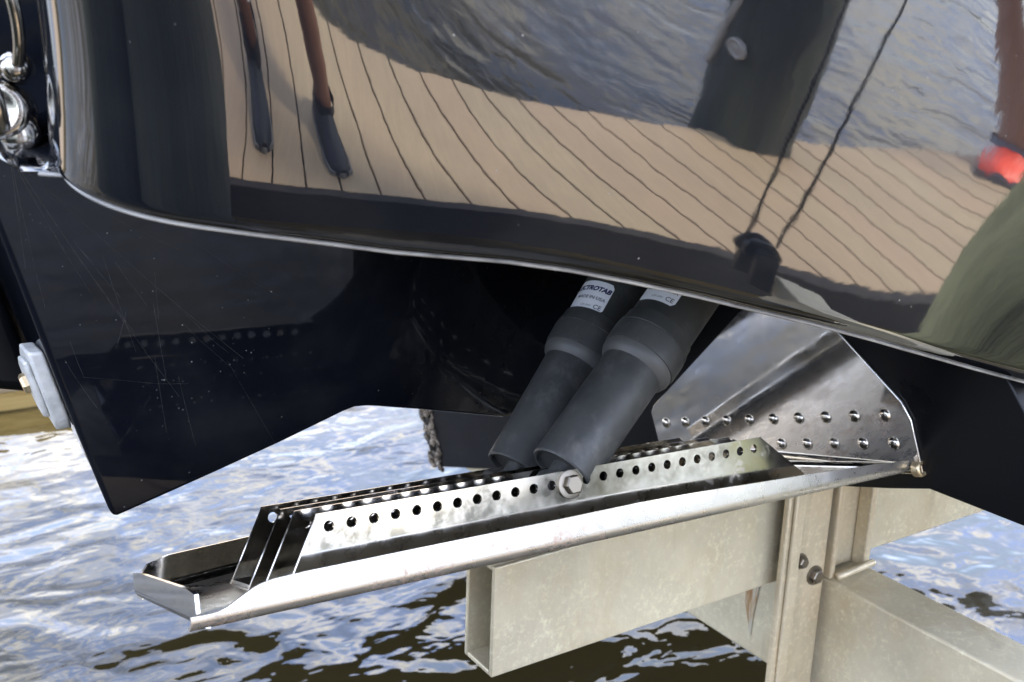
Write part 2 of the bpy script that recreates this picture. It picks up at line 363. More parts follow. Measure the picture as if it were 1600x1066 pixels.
el_ = full[len(left)-30:-5, 4+6]
mb = MB(); mb.tube([Vector(p)-Vector((0, .0, .0012)) for p in el_],   .0015, 8); et = mb.build('painted_lip_highlight', M['edge'], hs, smooth=True)  # pale tube stands in for bright water mirrored in the lip

RK = 0.231
def tr(Y, z, off=0.0): return (0.975-(z-1.07)*RK-off, Y, z)
# transom below the overhang, raked, with the V of the bottom
KY, KZ = 1.875, 0.615
TW_Y = 1.885                                        # inner (tunnel) wall of the sponson
half = [(0.505, 1.054), (0.645, 1.052), (0.70, 1.031), (TW_Y-.012, KZ+.004), (TW_Y, KZ+.012), (TW_Y+.01, 1.5), (0.62, 1.5), (0.60, 1.25), (0.56, 1.21), (0.515, 1.14)]
secs = []
for x_, sc_, dz_ in ((None, 1, 0), (1.9, 1, 0), (2.6, .9, .12), (3.1, .68, .32), (3.6, .34, .62)):
    secs.append([tr(Y, z) if x_ is None else (x_, TW_Y+(Y-TW_Y)*sc_, min(1.6, z+dz_)) for Y, z in half])
mb = MB(); nh = len(half); mb.add([p for q_ in secs for p in q_], [(i*nh+k, i*nh+(k+1) % nh, (i+1)*nh+(k+1) % nh, (i+1)*nh+k) for i in range(len(secs)-1) for k in range(nh)]+[tuple(range(nh)), tuple((len(secs)-1)*nh+k for k in range(nh))])
tro = mb.build('transom', M['satin'], boat, bevel=0.012, seg=4, autosmooth=40)
# worn keel edge: knobbly strip along the aft end of the keel
mb = MB()
for q in (0, 1, 2, 3):
    pts_ = []; rr_ = []
    for k in range(60):
        z = KZ+.006+k*.0042; y = TW_Y-.004-.013*q+.005*math.sin(k*.33+q*2.1)+.004*math.sin(k*1.3+q); p = tr(y, z, .0005); pts_.append(p); rr_.append(max(.0015, .0052+.003*math.sin(k*.5+q*3)+rnd.uniform(-.002, .002)))
    mb.tube(pts_, rr_, 7)
mb.build('worn_keel_edge', M['keelwear'], boat)
mb = MB()
# deck and far side, closing the hull above the overhang
top = full[:, -1]
dk = [tuple(p) for p in top]; n = len(dk)
mb.grid(np.stack([top, np.stack([top[:, 0], np.full(n, 2*KY)-top[:, 1], top[:, 2]], axis=1)], axis=1))
far = np.stack([np.stack([full[:, k, 0], 2*KY-full[:, k, 1], full[:, k, 2]], axis=1) for k in (17, -1)], axis=1)
mb.grid(far)
mb.build('deck_and_far_side', M['gelin'], boat)

# centre pod carrying the drive, aft of the transom
def wl(X):
    q_ = min(1, max(0, (X-.46)/.5)); return .985+.135*q_*q_*(3-2*q_)
def on_wall(px, py):
    Y_ = .985
    for _ in range(6): P_ = onY(px, py, Y_); Y_ = wl(P_[0])
    return P_
bot = [on_wall(*p) for p in ((175, 815), (240, 786), (340, 741), (440, 695), (520, 656), (548, 642), (562, 638.5), (585, 638.5), (650, 643), (720, 649), (790, 655))]+[np.array([1.05, wl(1.05), 1.0])]
bs = [0.0]
for a_, b_ in zip(bot[:-1], bot[1:]): bs.append(bs[-1]+float(np.linalg.norm(b_-a_)))
af0 = on_wall(175, 815); af1 = on_wall(0, 370); aslope = (af1[0]-af0[0])/(af1[2]-af0[2])
NU, NV = 60, 14; wall = []
for iu in range(NU+1):
    u_ = bs[-1]*iu/NU; bx = float(np.interp(u_, bs, [p[0] for p in bot])); bz = float(np.interp(u_, bs, [p[2] for p in bot]))
    tx = (af0[0]+aslope*(1.6-af0[2]))*(1-iu/NU)+1.05*(iu/NU); row = []
    for iv in range(NV+1):
        v_ = (iv/NV)**1.2; X_ = bx+(tx-bx)*v_; row.append((X_, wl(X_), bz+(1.6-bz)*v_))
    wall.append(row)
wall = np.array(wall); mir = wall.copy(); mir[:, :, 1] = 2*KY-mir[:, :, 1]
mb = MB(); mb.grid(wall); mb.grid(mir)
aftr = wall[0]; a2 = aftr+np.array([0, .05, 0]); a2[:, 2] = np.maximum(a2[:, 2], aftr[0, 2]+.055+.4*(aftr[:, 2]-aftr[0, 2])); a3 = a2.copy(); a3[:, 1] = 2*KY-a3[:, 1]; a4 = aftr.copy(); a4[:, 1] = 2*KY-a4[:, 1]
mb.grid(np.stack([aftr, a2, a3, a4]))
botr = wall[:, 0]; c2 = botr+np.array([0, .05, .0]); c2[:, 2] += np.linspace(.055, .0, NU+1); c3 = c2.copy(); c3[:, 1] = 2*KY-c3[:, 1]; c4 = botr.copy(); c4[:, 1] = 2*KY-c4[:, 1]
mb.grid(np.stack([botr, c2, c3, c4]))
pod = mb.build('transom_pod', M['gelin'], boat)
bm = bmesh.new(); bm.from_mesh(pod.data); bmesh.ops.remove_doubles(bm, verts=bm.verts, dist=1e-5); bmesh.ops.recalc_face_normals(bm, faces=bm.faces); bm.to_mesh(pod.data); bm.free()
pod.data.polygons.foreach_set('use_smooth', [True]*len(pod.data.polygons)); pod.data.set_sharp_from_angle(angle=R_(35))
bv = pod.modifiers.new('bevel', 'BEVEL'); bv.width = 0.006; bv.segments = 3; bv.limit_method = 'ANGLE'; bv.angle_limit = R_(40); bv.harden_normals = True

# zinc anode on the pod's aft face
def aft(Y, z, off=0.0): return (float(af0[0]+aslope*(z-af0[2]))-off, Y, z)
oct_ = [(0.985, 1.222), (1.03, 1.220), (1.072, 1.192), (1.078, 1.175), (1.045, 1.140), (1.02, 1.124), (0.985, 1.128), (0.965, 1.150), (0.962, 1.20)]
oct_ = [(0.974, 1.224), (1.03, 1.221), (1.062, 1.205), (1.066, 1.186), (1.040, 1.147), (1.02, 1.137), (0.985, 1.134), (0.973, 1.15)]
oct_ = [(.998+(p[0]-.974)*.80, 1.181+(p[1]-1.181)*.88) for p in oct_]
mb = MB(); mb.prism([aft(*p) for p in oct_], (-0.014, 0, 0.0))
mb.prism([aft(1.03+(p[0]-1.03)*0.66, 1.18+(p[1]-1.18)*0.72, 0.0135) for p in oct_], (-0.006, 0, 0.0))
an = mb.build('zinc_anode', M['zinc'], boat, bevel=0.005, seg=3, autosmooth=35); an['label'] = 'pale grey zinc anode bolted to the aft face of the pod'
p = aft(1.037, 1.180, 0.020); mb = MB(); mb.lathe(p, (-1, 0, -.3), [(-.004, .010), (.003, .010), (.005, .008)], 6); mb.build('anode_bolt', M['brass'], an)

# stainless transom plate with its two rows of screws
plate = [(0.650, 1.070), (0.664, 1.128), (0.676, 1.146), (0.760, 1.206), (0.80, 1.222), (0.86, 1.222), (0.895, 1.206), (1.097, 1.010), (1.105, 0.995), (1.088, 0.915)]
mb = MB(); mb.prism([tr(Y, z, 0.0005) for Y, z in plate], (-0.0032, 0, -0.0007))
tp = mb.build('tab_mounting_plate', M['steel_plate'], boat, bevel=0.0012, seg=3, autosmooth=40); tp['label'] = 'polished stainless plate screwed to the transom'
def screw_mesh():
    mb = MB(); prof = [(0.0, .0074), (.0012, .0073), (.0028, .0062), (.0039, .0043), (.0044, .0020), (.0044, .0003)]
    mb.lathe((0, 0, 0), (0, 0, 1), prof, 20)
    mb.box(-.0029, .0029, -.0006, .0006, .0030, .00452, mi=1); mb.box(-.0006, .0006, -.0029, .0029, .0030, .00456, mi=1)
    me = bpy.data.meshes.new('screw'); me.from_pydata(mb.v, [], mb.f); me.materials.append(M['screw']); me.materials.append(M['dark'])
    me.polygons.foreach_set('material_index', mb.m); me.polygons.foreach_set('use_smooth', [True]*len(mb.f)); me.set_sharp_from_angle(angle=R_(40)); return me
sm = screw_mesh(); nrm = Vector((-1, 0, -RK)).normalized(); qn = nrm.to_track_quat('Z', 'Y')
for row in (0, 1):
    for k in range(10):
        Y = (0.697 if row == 0 else 0.686)+k*0.0418; z = (1.123 if row == 0 else 1.093)-0.357*(Y-(0.697 if row == 0 else 0.686))
        if Y > 1.085: continue
        o = link('screw', sm, None, tp); mw = Matrix.Translation(tr(Y, z, 0.0038)) @ qn.to_matrix().to_4x4() @ Matrix.Rotation(rnd.uniform(0, 3), 4, 'Z')
        o.matrix_world = mw; o.matrix_basis = mw

# ------------------------------------------------------------------ trim tab
TO = Vector((0.968, 0.660, 1.068)); TA = Vector((-1, 0, 0.047)).normalized(); TW = Vector((0, 0.947, -0.322)).normalized(); TN = TA.cross(TW)*-1
if TN.z < 0: TN = -TN
def T(s, w_, h): return TO+TA*s+TW*w_+TN*h
TH = 0.0028
def far_w(s): return 0.188+(0.44-0.188)*(0.77-s)/0.77
mb = MB()                                            # floor
ss = np.linspace(0.0, 0.762, 12)
P = [[T(s, 0.010+(far_w(s)-0.020)*k/6, h) for k in range(7)] for s in ss for h in (TH,)]
mb.grid(P); mb.grid([[T(s, 0.010+(far_w(s)-0.020)*k/6, 0) for k in range(7)] for s in ss])
tab = mb.build('trim_tab', M['steel_floor'], boat, smooth=True); tab['label'] = 'polished stainless trim tab tray hinged to the transom'
def bent_flange(base, outd, hfun, svals, r=0.010, t=TH):
    """base(s): point on floor underside at start of bend; outd(s): outward dir in floor; returns closed sweep"""
    rows = []
    for s in svals:
        b = base(s); o = outd(s); h = hfun(s); pr = []
        for k in range(9):
            a = R_(90)*k/8; pr.append(b+o*(r*math.sin(a))+TN*(r*(1-math.cos(a))))
        hh_ = max(h, r*1.02); pr.append(b+o*r+TN*hh_)
        pr.append(b+o*(r-t)+TN*hh_)
        for k in range(8, -1, -1):
            a = R_(90)*k/8; pr.append(b+o*((r-t)*math.sin(a))+TN*(t+(r-t)*(1-math.cos(a))))
        rows.append(pr)
    n = len(rows[0]); m_ = MB(); vs = [p for r_ in rows for p in r_]
    fs = [(i*n+k, i*n+(k+1) % n, (i+1)*n+(k+1) % n, (i+1)*n+k) for i in range(len(rows)-1) for k in range(n)]
    fs += [tuple(range(n)), tuple(range((len(rows)-1)*n, len(rows)*n))]
    return m_.add(vs, fs)
def hnear(s):
    return float(np.interp(s, [0, .02, .15, .35, .70, .716, .728, .740, .750, .758, .776], [.013, .015, .0205, .0265, .0260, .0255, .0235, .0180, .0130, .0106, .0106]))
bent_flange(lambda s: T(s, 0.010, 0), lambda s: -TW, hnear, np.concatenate([np.linspace(0.004, .69, 14), np.linspace(.70, .776, 16)])).build('near_flange', M['steel_worn'], tab, autosmooth=40)
fdir = (T(0, far_w(0), 0)-T(.77, far_w(.77), 0)).normalized(); fout = TN.cross(fdir).normalized()
if fout.dot(TW) < 0: fout = -fout
bent_flange(lambda s: T(s, far_w(s)-0.010, 0), lambda s: fout, lambda s: float(np.interp(s, [0, .3, .735, .755, .766], [.024, .030, .030, .026, .012])), np.concatenate([np.linspace(.01, .73, 10), np.linspace(.735, .766, 6)])).build('far_flange', M['steel'], tab, autosmooth=40)
bent_flange(lambda w_: T(0.7615, w_, 0), lambda w_: TA, lambda w_: float(np.interp(w_, [.004, .012, .18, .188], [.024, .027, .024, .020])), np.linspace(0.006, 0.184, 10), r=0.009).build('aft_lip', M['steel'], tab, autosmooth=40)
# ground (sanded) corner inside the near flange
mb = MB(); rows = []
for s in np.linspace(.708, .769, 16):
    f_ = (s-.708)/.061; wd = .012+.040*math.sin(math.pi*min(1, f_*.75+.12)); hm = .016*(1-f_**2)+.0012
    rows.append([T(s, TH+0.0008+wd*(k/9), TH+0.0004+hm*(1-k/9)**1.6) for k in range(10)])
mb.grid(rows); mb.build('ground_corner', M['steel_sand'], tab, smooth=True)
# hinge with its pin
mb = MB(); mb.lathe(T(-.004, -0.002, 0.004), TW, [(0, .0066), (.44, .0066)], 16); mb.build('hinge_barrel', M['steel'], tab, autosmooth=40)
mb = MB(); mb.lathe(T(-.004, -0.010, 0.004), TW, [(0.004, .0040), (-.001, .0046), (-.002, .0075), (.001, .0092), (.008, .0092)], 20, cap=False)
mb.lathe(T(-.004, -0.010, 0.004), TW, [(.001, .0046), (.002, .0001)], 16); hp = mb.build('hinge_pin_end', M['brass'], tab, smooth=True)

# perforated rails
HS = 0.0189
RN = Vector((TN.x, 0.245, 0.9695)).normalized()
def rail(wb, s_sh=0.0, ztop=0.060):
    t_ = 0.0028; s0b, s1b, s0t, s1t = 0.116+s_sh, 0.700+s_sh, 0.196+s_sh, 0.668+s_sh
    hc = ztop-0.0105; cell_h = 0.0085; mbr = MB(); vs2 = []; fs2 = []
    def V(a, b): vs2.append((a, b)); return len(vs2)-1
    sh = [0.206+s_sh+HS*k for k in range(25)]
    n = 16; rad = 0.0044
    lo, hi = hc-cell_h, hc+cell_h*0.9
    def xb(h):      # aft sloped end / fore sloped end at height h
        f = h/ztop; return s0b+(s0t-s0b)*f, s1b+(s1t-s1b)*f
    cells = [s-HS/2 for s in sh]+[sh[-1]+HS/2]
    for c in sh:
        a0, a1 = c-HS/2, c+HS/2
        hole = [V(c+rad*math.cos(2*math.pi*k/n), hc+rad*math.sin(2*math.pi*k/n)) for k in range(n)]
        oc = []
        for k in range(n):
            ang = 2*math.pi*k/n; cx, cy = math.cos(ang), math.sin(ang); m_ = max(abs(cx), abs(cy)); cx /= m_; cy /= m_
            oc.append(V(c+cx*HS/2, (hc+cy*(hi-hc)) if cy > 0 else (hc+cy*(hc-lo))))
        for k in range(n): fs2.append((hole[k], oc[k], oc[(k+1) % n], hole[(k+1) % n]))
    A0, A1 = cells[0], cells[-1]
    # top strip, bottom strip and the two sloped ends
    def quad(*p): fs2.append(tuple(V(*q) for q in p))
    quad((A0, hi), (A1, hi), (min(A1, xb(ztop)[1]), ztop), (max(A0, xb(ztop)[0]), ztop))
    for k in range(12):
        u0, u1 = k/12, (k+1)/12
        quad((xb(0)[0]+(xb(0)[1]-xb(0)[0])*u0, 0.0), (xb(0)[0]+(xb(0)[1]-xb(0)[0])*u1, 0.0), (A0+(A1-A0)*u1, lo), (A0+(A1-A0)*u0, lo))
    quad((xb(0)[0], 0), (A0, lo), (A0, hi), (xb(hi)[0], hi)); quad((xb(hi)[0], hi), (A0, hi), (max(A0, xb(ztop)[0]), ztop), (xb(ztop)[0]-.0005, ztop))
    quad((A1, lo), (xb(0)[1], 0), (xb(hi)[1], hi), (A1, hi)); quad((A1, hi), (xb(hi)[1], hi), (xb(ztop)[1]+.0005, ztop), (min(A1, xb(ztop)[1]), ztop))
    me = bpy.data.meshes.new('perforated_rail'); bm = bmesh.new()
    bvs = [bm.verts.new(T(a, wb, TH)+RN*b) for a, b in vs2]
    for f in fs2:
        try: bm.faces.new([bvs[i] for i in f])
        except ValueError: pass
    bmesh.ops.remove_doubles(bm, verts=bm.verts, dist=2e-5)
    bmesh.ops.recalc_face_normals(bm, faces=bm.faces)
    r_ = bmesh.ops.extrude_face_region(bm, geom=list(bm.faces))
    bmesh.ops.translate(bm, vec=TW*t_, verts=[e for e in r_['geom'] if isinstance(e, bmesh.types.BMVert)])
    bmesh.ops.recalc_face_normals(bm, faces=bm.faces)
    bm.to_mesh(me); bm.free()
    me.polygons.foreach_set('use_smooth', [True]*len(me.polygons)); me.set_sharp_from_angle(angle=R_(35))
    return link('perforated_rail', me, M['steel'], tab)
WR = [0.029, 0.075, 0.106, 0.151]
for wb in WR: rail(wb)
# foot of the rails: the webs of the two channels
for a, b in ((WR[0], WR[1]), (WR[2], WR[3])):
    mb = MB(); mb.add([T(s, w_, TH+h) for s in (.118, .698) for w_ in (a+.0028, b) for h in (.0004, .0032)], [(0, 1, 3, 2), (4, 6, 7, 5), (0, 4, 5, 1), (2, 3, 7, 6), (0, 2, 6, 4), (1, 5, 7, 3)])
    mb.build('rail_channel_web', M['steel'], tab)
# pivot bolt
PB = T(0.968-0.5355, WR[0], TH)+RN*0.0478
mb = MB(); mb.lathe(PB, -TW, [(0, .0128), (.0018, .0128), (.0022, .0120)], 28); mb.lathe(PB, -TW, [(.002, .0088), (.0075, .0088), (.0088, .0076)], 6)
mb.lathe(PB, TW, [(0, .004), (.14, .004)], 12); mb.build('pivot_bolt', M['bolt'], tab, autosmooth=30)

# ------------------------------------------------------------------ actuators
def actuator(A, B, lab, name_label, txt_rows, t_lab):
    A = Vector(A); D = (Vector(B)-A).normalized(); q = D.to_track_quat('Z', 'Y')
    mb = MB()
    prof = [(.0035, .0270), (.003, .0292), (.0045, .0305), (.128, .0306), (.129, .0315)]
    mb.lathe(A, D, prof, 48, cap=False)
    mb.lathe(A, D, [(.0036, .0270), (.007, .0262), (.0075, .0005)], 32, cap=False)
    o = mb.build('actuator', M['plastic'], boat, autosmooth=30); o['label'] = name_label
    mb = MB(); mb.lathe(A, D, [(-.008, .011), (.03, .011)], 16); mb.lathe(A-D*.010-TW*.012, TW, [(0, .012), (.024, .012)], 18); mb.build('actuator_rod', M['plastic'], o, autosmooth=40)
    mb = MB(); mb.lathe(A, D, [(.126, .0308), (.130, .0345), (.134, .0362), (.139, .0362), (.140, .030)], 48, cap=False); mb.build('collar_ring', M['plastic_ring'], o, autosmooth=35)
    mb = MB(); mb.lathe(A, D, [(.137, .030), (.1385, .0372), (.142, .0378), (.160, .0380), (.1605, .0370), (.1620, .0370), (.1625, .0377), (.166, .0372), (.172, .0356), (.178, .0352), (.1785, .0340), (.180, .0334), (.36, .0334)], 48, cap=False)
    mb.build('actuator_body', M['plastic'], o, autosmooth=30)
    # little set screw on the collar
    vw = (Vector(CAM)-A); vw = (vw-D*vw.dot(D)).normalized(); sd_ = D.cross(vw)
    def wrap(u, v, off): a = u/.0334; return A+D*v+(vw*math.cos(a)+sd_*math.sin(a))*(.0334+off)
    # sign of u: increasing u must go right in the picture
    s_ = 1.0 if np.array(sd_) @ RT > 0 else -1.0
    mb = MB(); n = 14; u0, u1, v0, v1 = -.046, -.002, t_lab, t_lab+.036
    rows = []
    for k in range(n+1):
        u = u0+(u1-u0)*k/n; rc = .004; e = min(u-u0, u1-u); c_ = 0 if e > rc else rc-math.sqrt(max(0, rc*rc-(rc-e)**2))
        rows.append([wrap(s_*u, v0+c_, .0003), wrap(s_*u, v1-c_, .0003)])
    mb.grid(rows); lb = mb.build('label_sticker', M['sticker'], o, smooth=True); lb['label'] = 'white maker sticker with printed lines'
    for (txt, size, uu, vv, mt, shear, bold) in txt_rows:
        cu = bpy.data.curves.new('txt', 'FONT'); cu.body = txt; cu.size = size; cu.align_x = 'RIGHT'; cu.shear = shear; cu.offset = bold; cu.resolution_u = 3
        ob = bpy.data.objects.new('txt', cu); COL.objects.link(ob); dg = bpy.context.evaluated_depsgraph_get()
        me = bpy.data.meshes.new_from_object(ob.evaluated_get(dg)); bpy.data.objects.remove(ob)
        for v in me.vertices:
            v.co = wrap(s_*(u0+uu+v.co.x), v0+vv+v.co.y, .0006)
        me.materials.clear(); link('printed_text', me, M[mt], lb)
    return o
rows_ = [('LECTROTAB', .0076, .0425, .0240, 'ink_blue', .25, .00035), ('MADE IN USA', .0056, .0415, .0135, 'ink', 0, .00005), ('12V-24V', .0036, .030, .0040, 'ink', 0, 0), ('CE', .0072, .0415, .0032, 'ink', 0, .0001)]
actuator((.548, .7290, 1.125), (.741, .779, 1.274), None, 'nearer black trim tab actuator with its sticker half hidden by the hull edge', rows_, .190)
actuator((.553, .8085, 1.096), (.722, .865, 1.262), None, 'farther black trim tab actuator with a fully visible white sticker', rows_, .177)

# dark block added on the pod's aft face to cut its bright reflection
mb = MB(); mb.prism([(aft(0, 1.135)[0]-.002, 1.13, 1.135), (aft(0, 1.55)[0]-.002, 1.13, 1.55), (-.22, 1.13, 1.55), (-.22, 1.13, 1.24)], (0, 1.45, 0)); mb.build('reflection_block', M['satin'], boat, bevel=.012, seg=3, autosmooth=40)

# ------------------------------------------------------------------ stainless stern eye at the aft corner
eye_c = Vector((0.118, 0.735, 1.455))
mb = MB()
pts = []
for k in range(25):
    a = -math.pi*0.05+math.pi*1.1*k/24; pts.append(eye_c+Vector((-.012, -0.006, 0))+Vector((-0.012*math.sin(a), 0.018*math.cos(a)*0.4, 0.0))+Vector((0.014*math.cos(a)*-1, 0, .085*math.sin(a)-.0)))
def fy(x, y, Y_): return onY(x-22, y-18, Y_)
pts = [fy(x, y, Y_) for x, y, Y_ in [(50, 118, .715), (52, 88, .708), (48, 50, .703), (40, 15, .70), (28, -25, .70), (0, -60, .703), (-25, -60, .71), (-38, -20, .715), (-30, 40, .72), (-14, 90, .725), (8, 118, .73), (26, 132, .735)]]
# resample smoothly
def smooth_curve(p, n):
    p = [np.array(a, float) for a in p]; out_ = []
    for i in range(len(p)-1):
        a0, a1, a2, a3 = p[max(i-1, 0)], p[i], p[i+1], p[min(i+2, len(p)-1)]
        for k in range(n):
            t_ = k/n; out_.append(.5*((2*a1)+(-a0+a2)*t_+(2*a0-5*a1+4*a2-a3)*t_**2+(-a0+3*a1-3*a2+a3)*t_**3))
    out_.append(p[-1]); return out_
mb.tube(smooth_curve(pts, 6), .0038, 14)
se = mb.build('stern_eye', M['steel_eye'], boat, smooth=True); se['label'] = 'bent stainless eye fitting at the aft corner of the hull'
mb = MB()
bp_ = fy(46, 122, .722)
mb.lathe(bp_, (-.25, -1, .1), [(-.02, .010), (.002, .009), (.006, .007), (.008, .004)], 24)
b2_ = fy(20, 190, .735)
mb.lathe(b2_, (-.35, -1, .1), [(-.03, .018), (.000, .018), (.004, .017), (.006, .012), (.003, .009), (.0035, .0005)], 32)
b3_ = fy(52, 222, .735); mb.lathe(b3_, (-.2, -1, .3), [(-.03, .013), (.002, .012), (.005, .008), (.006, .001)], 24)
mb.build('fitting_base', M['steel_eye'], se, smooth=True)
mb = MB(); mb.tube([fy(5, 140, .70), fy(14, 175, .70), fy(22, 215, .705), fy(10, 232, .71)], [.004, .0055, .006, .003], 12); mb.build('latch', M['steel_eye'], se, smooth=True)

# ------------------------------------------------------------------ boat lift
lift = empty('boat_lift', (1.13, 1.0, 0.62)); tag(lift, 'weathered aluminium boat lift with beams, bracket, sheave and cables under the hull', 'boat lift')
mb = MB(); mb.box(1.096, 1.176, -.06, 1.78, .644, .820); mb.build('cross_beam', M['alu'], lift, bevel=.004, seg=3, autosmooth=40)
# hollow stringer beam with its open end
mb = MB(); x0, x1, y0, y1, z0, z1 = .582, 3.6, .880, .938, .8215, .955; t_ = .006
for (a, b, c_, d) in ((y0, y0+t_, z0, z1), (y1-t_, y1, z0, z1), (y0+t_, y1-t_, z0, z0+t_), (y0+t_, y1-t_, z1-t_, z1)): mb.box(x0, x1, a, b, c_, d)
sb_ = mb.build('stringer_beam', M['alu'], lift, bevel=.0015, seg=2, autosmooth=40); sb_['label'] = 'hollow box beam with an open end below the trim tab'
mb = MB(); mb.box(1.005, 1.088, .852, .862, .45, 1.0); mb.box(1.080, 1.0895, .862, .8785, .45, 1.0); mb.box(1.012, 1.030, .846, .852, .45, 1.0)
ba = mb.build('bracket_angle', M['alu2'], lift, bevel=.003, seg=3, autosmooth=40)
mb = MB(); mb.box(1.0925, 1.102, .845, .8785, .8225, 1.0); mb.box(1.102, 1.172, .868, .8785, .8225, 1.0); mb.box(1.160, 1.172, .845, .868, .8225, 1.0); mb.build('bracket_channel', M['alu2'], lift, bevel=.003, seg=3, autosmooth=40)
for (x, z, r) in ((1.036, .862, .008), (1.067, .834, .010)):
    mb = MB(); mb.lathe((x, .852, z), (0, -1, 0), [(0, r*1.35), (.003, r*1.35), (.0031, r)], 24); mb.lathe((x, .849, z), (0, -1, 0), [(0, r), (.006, r), (.007, r*.85)], 6)
    mb.build('hex_bolt', M['bolt'], ba, autosmooth=30)
mb = MB(); mb.tube([(1.098, .838, .829), (1.175, .842, .829)], .005, 10); mb.build('clamp_rod', M['alu2'], lift, smooth=True)
mb = MB(); mb.add([(1.0945, y, z) for y, z in ((.998, .80), (.966, .80), (.967, .745), (.972, .71), (.974, .668), (.980, .69), (.990, .72), (.992, .76))], [tuple(range(8))]); mb.build("rust_streak", M['rust'], lift)
# sheave and cables at the dock end of the cross beam
SX, SY, SZ = 1.070, -.075, .865
mb = MB(); mb.lathe((SX-.0, SY-.014, SZ), (0, 1, 0), [(0, .015), (0, .035), (.005, .035), (.009, .028), (.014, .028), (.018, .035), (.023, .035), (.023, .015)], 36); sh_ = mb.build('sheave', M['sheave'], lift, autosmooth=35)
mb = MB(); mb.lathe((SX, SY-.022, SZ), (0, 1, 0), [(0, .018), (.044, .018)], 16); mb.box(SX-.02, SX+.02, SY-.024, SY-.018, .76, SZ+.010); mb.box(SX-.02, SX+.02, SY+.018, SY+.024, .76, SZ+.010); mb.build('sheave_bracket', M['sheave'], sh_, autosmooth=40)
for (pa, pb) in (((1.040, -.075, .89), (1.094, -.075, 1.356)), ((1.098, -.075, .89), (1.195, -.075, 1.371))):
    a, b = Vector(pa), Vector(pb); mb = MB(); mb.tube([a, a+(b-a)*1.0, a+(b-a)*5.5],  .0030, 10); cb = mb.build('lift_cable', M['cable'], lift, smooth=True)
# lift piling close by and the dock piling
def piling(x, y, r, top, label, pm='piling', lean=(0, 0)):
    root = empty('mooring_piling', (x, y, WZ)); tag(root, label, 'piling', 'timber pilings reflected in the hull')
    mb = MB(); n = 40; rows = []
    zs = np.linspace(-1.2, top, 40)
    for i, z in enumerate(zs):
        rows.append([(x+(r+.006*math.sin(5*a+i*.3)+.004*math.sin(11*a-i*.7))*math.cos(a), y+(r+.006*math.sin(5*a+i*.3))*math.sin(a), z) for a in [2*math.pi*k/n for k in range(n+1)]])
    mb.grid(rows); mb.add([(x, y, top+.05)]+[rows[-1][k] for k in range(n)], [(0, 1+k, 1+(k+1) % n) for k in range(n)])
    mb.v = [(p[0]+lean[0]*(p[2]-DZ), p[1]+lean[1]*(p[2]-DZ), p[2]) for p in mb.v]
    mb.build('post', M[pm], root, smooth=True); return root
pl2 = piling(1.486, .002, .15, 4.2, 'mossy olive lift piling filling the lower right of the hull reflection', 'piling', (.095, .11))
pl1 = piling(1.871, -1.297, .14, 3.6, 'dark mossy piling behind the dock, mirrored with a grey conduit on it', 'piling_dark', (.075, .06))
piling(-.365, .178, .25, 1.34, 'broad low dark post, unseen, added to darken the left end of the hull reflection', 'piling_dark')  # added out of view as a dark occluder for the hull's left reflection
piling(-.80, .52, .30, 1.34, 'low dark post farther aft, unseen, added to darken the reflection beside the hull corner', 'piling_dark')  # second added occluder, dims pale streaks mirrored at the hull corner
fx = Vector((1.871, -1.297, 0)); toh = Vector((-.87, .5, 0)).normalized(); sdv = Vector((-.5, -.87, 0))
def on_p(a, z, r=.150): return fx+Vector((.075, .06, 0))*(z-DZ)+Vector((math.cos(a), math.sin(a), 0))*r+Vector((0, 0, z))
mb = MB(); mb.tube(smooth_curve([on_p(R_(192), .72), on_p(R_(185), .85), on_p(R_(172), 1.0), on_p(R_(178), 1.15), on_p(R_(182), 1.3), on_p(R_(172), 1.38)], 5), .011, 10); mb.build('conduit', M['conduit'], pl1, smooth=True)
for a, z, rr in ((R_(152), 1.22, .036), (R_(160), .82, .030)):
    p = on_p(a, z, .142); d = Vector((math.cos(a), math.sin(a), 0)); mb = MB(); mb.lathe(p, d, [(0, rr), (.016, rr), (.02, rr*.8), (.012, rr*.55), (.016, rr*.3), (.017, .001)], 22); mb.build('round_fixture', M['conduit'], pl1, autosmooth=35)
p = on_p(R_(166), 1.02, .146); mb = MB(); mb.tube([p-Vector((0, 0, .04)), p, p+Vector((0, 0, .07))], .016, 12); mb.build('hook', M['conduit'], pl1, smooth=True)

# ------------------------------------------------------------------ the dock on the camera's side
AL, PH, BE, FO, NO, PITCH = R_(253.2231), 0.13552, R_(-13.8908), -0.78855, -0.14063, 0.14
na = Vector((-math.sin(AL), math.cos(AL), 0)); nb = Vector((-math.sin(BE), math.cos(BE), 0)); 
det = na.x*nb.y-na.y*nb.x
def dpt(a, b, z): return Vector(((a*nb.y-b*na.y)/det, (na.x*b-nb.x*a)/det, z))
dock = empty('dock', dpt(PH+1.1, (FO+NO)/2, DZ)); tag(dock, 'tan composite plank dock mirrored across the black hull side', 'dock')
k0 = -24
for k in range(k0, 40):
    a0, a1 = PH+k*PITCH+.0034, PH+(k+1)*PITCH-.0034; mb = MB()
    q_ = [dpt(a0, FO, DZ), dpt(a1, FO, DZ), dpt(a1, NO, DZ), dpt(a0, NO, DZ)]
    mb.prism([p-Vector((0, 0, .032)) for p in q_], (0, 0, .032)); mb.build('plank', M['plank'], dock, bevel=.003, seg=1)
mb = MB()
for b0, b1 in ((FO+.012, FO+.06), (-.52, -.46), (NO-.06, NO-.012)):  # joists under the planks
    mb.prism([dpt(PH+k0*PITCH, b0, DZ-.24), dpt(PH+40*PITCH, b0, DZ-.24), dpt(PH+40*PITCH, b1, DZ-.24), dpt(PH+k0*PITCH, b1, DZ-.24)], (0, 0, .205))
mb.build('stringers', M['frame'], dock)
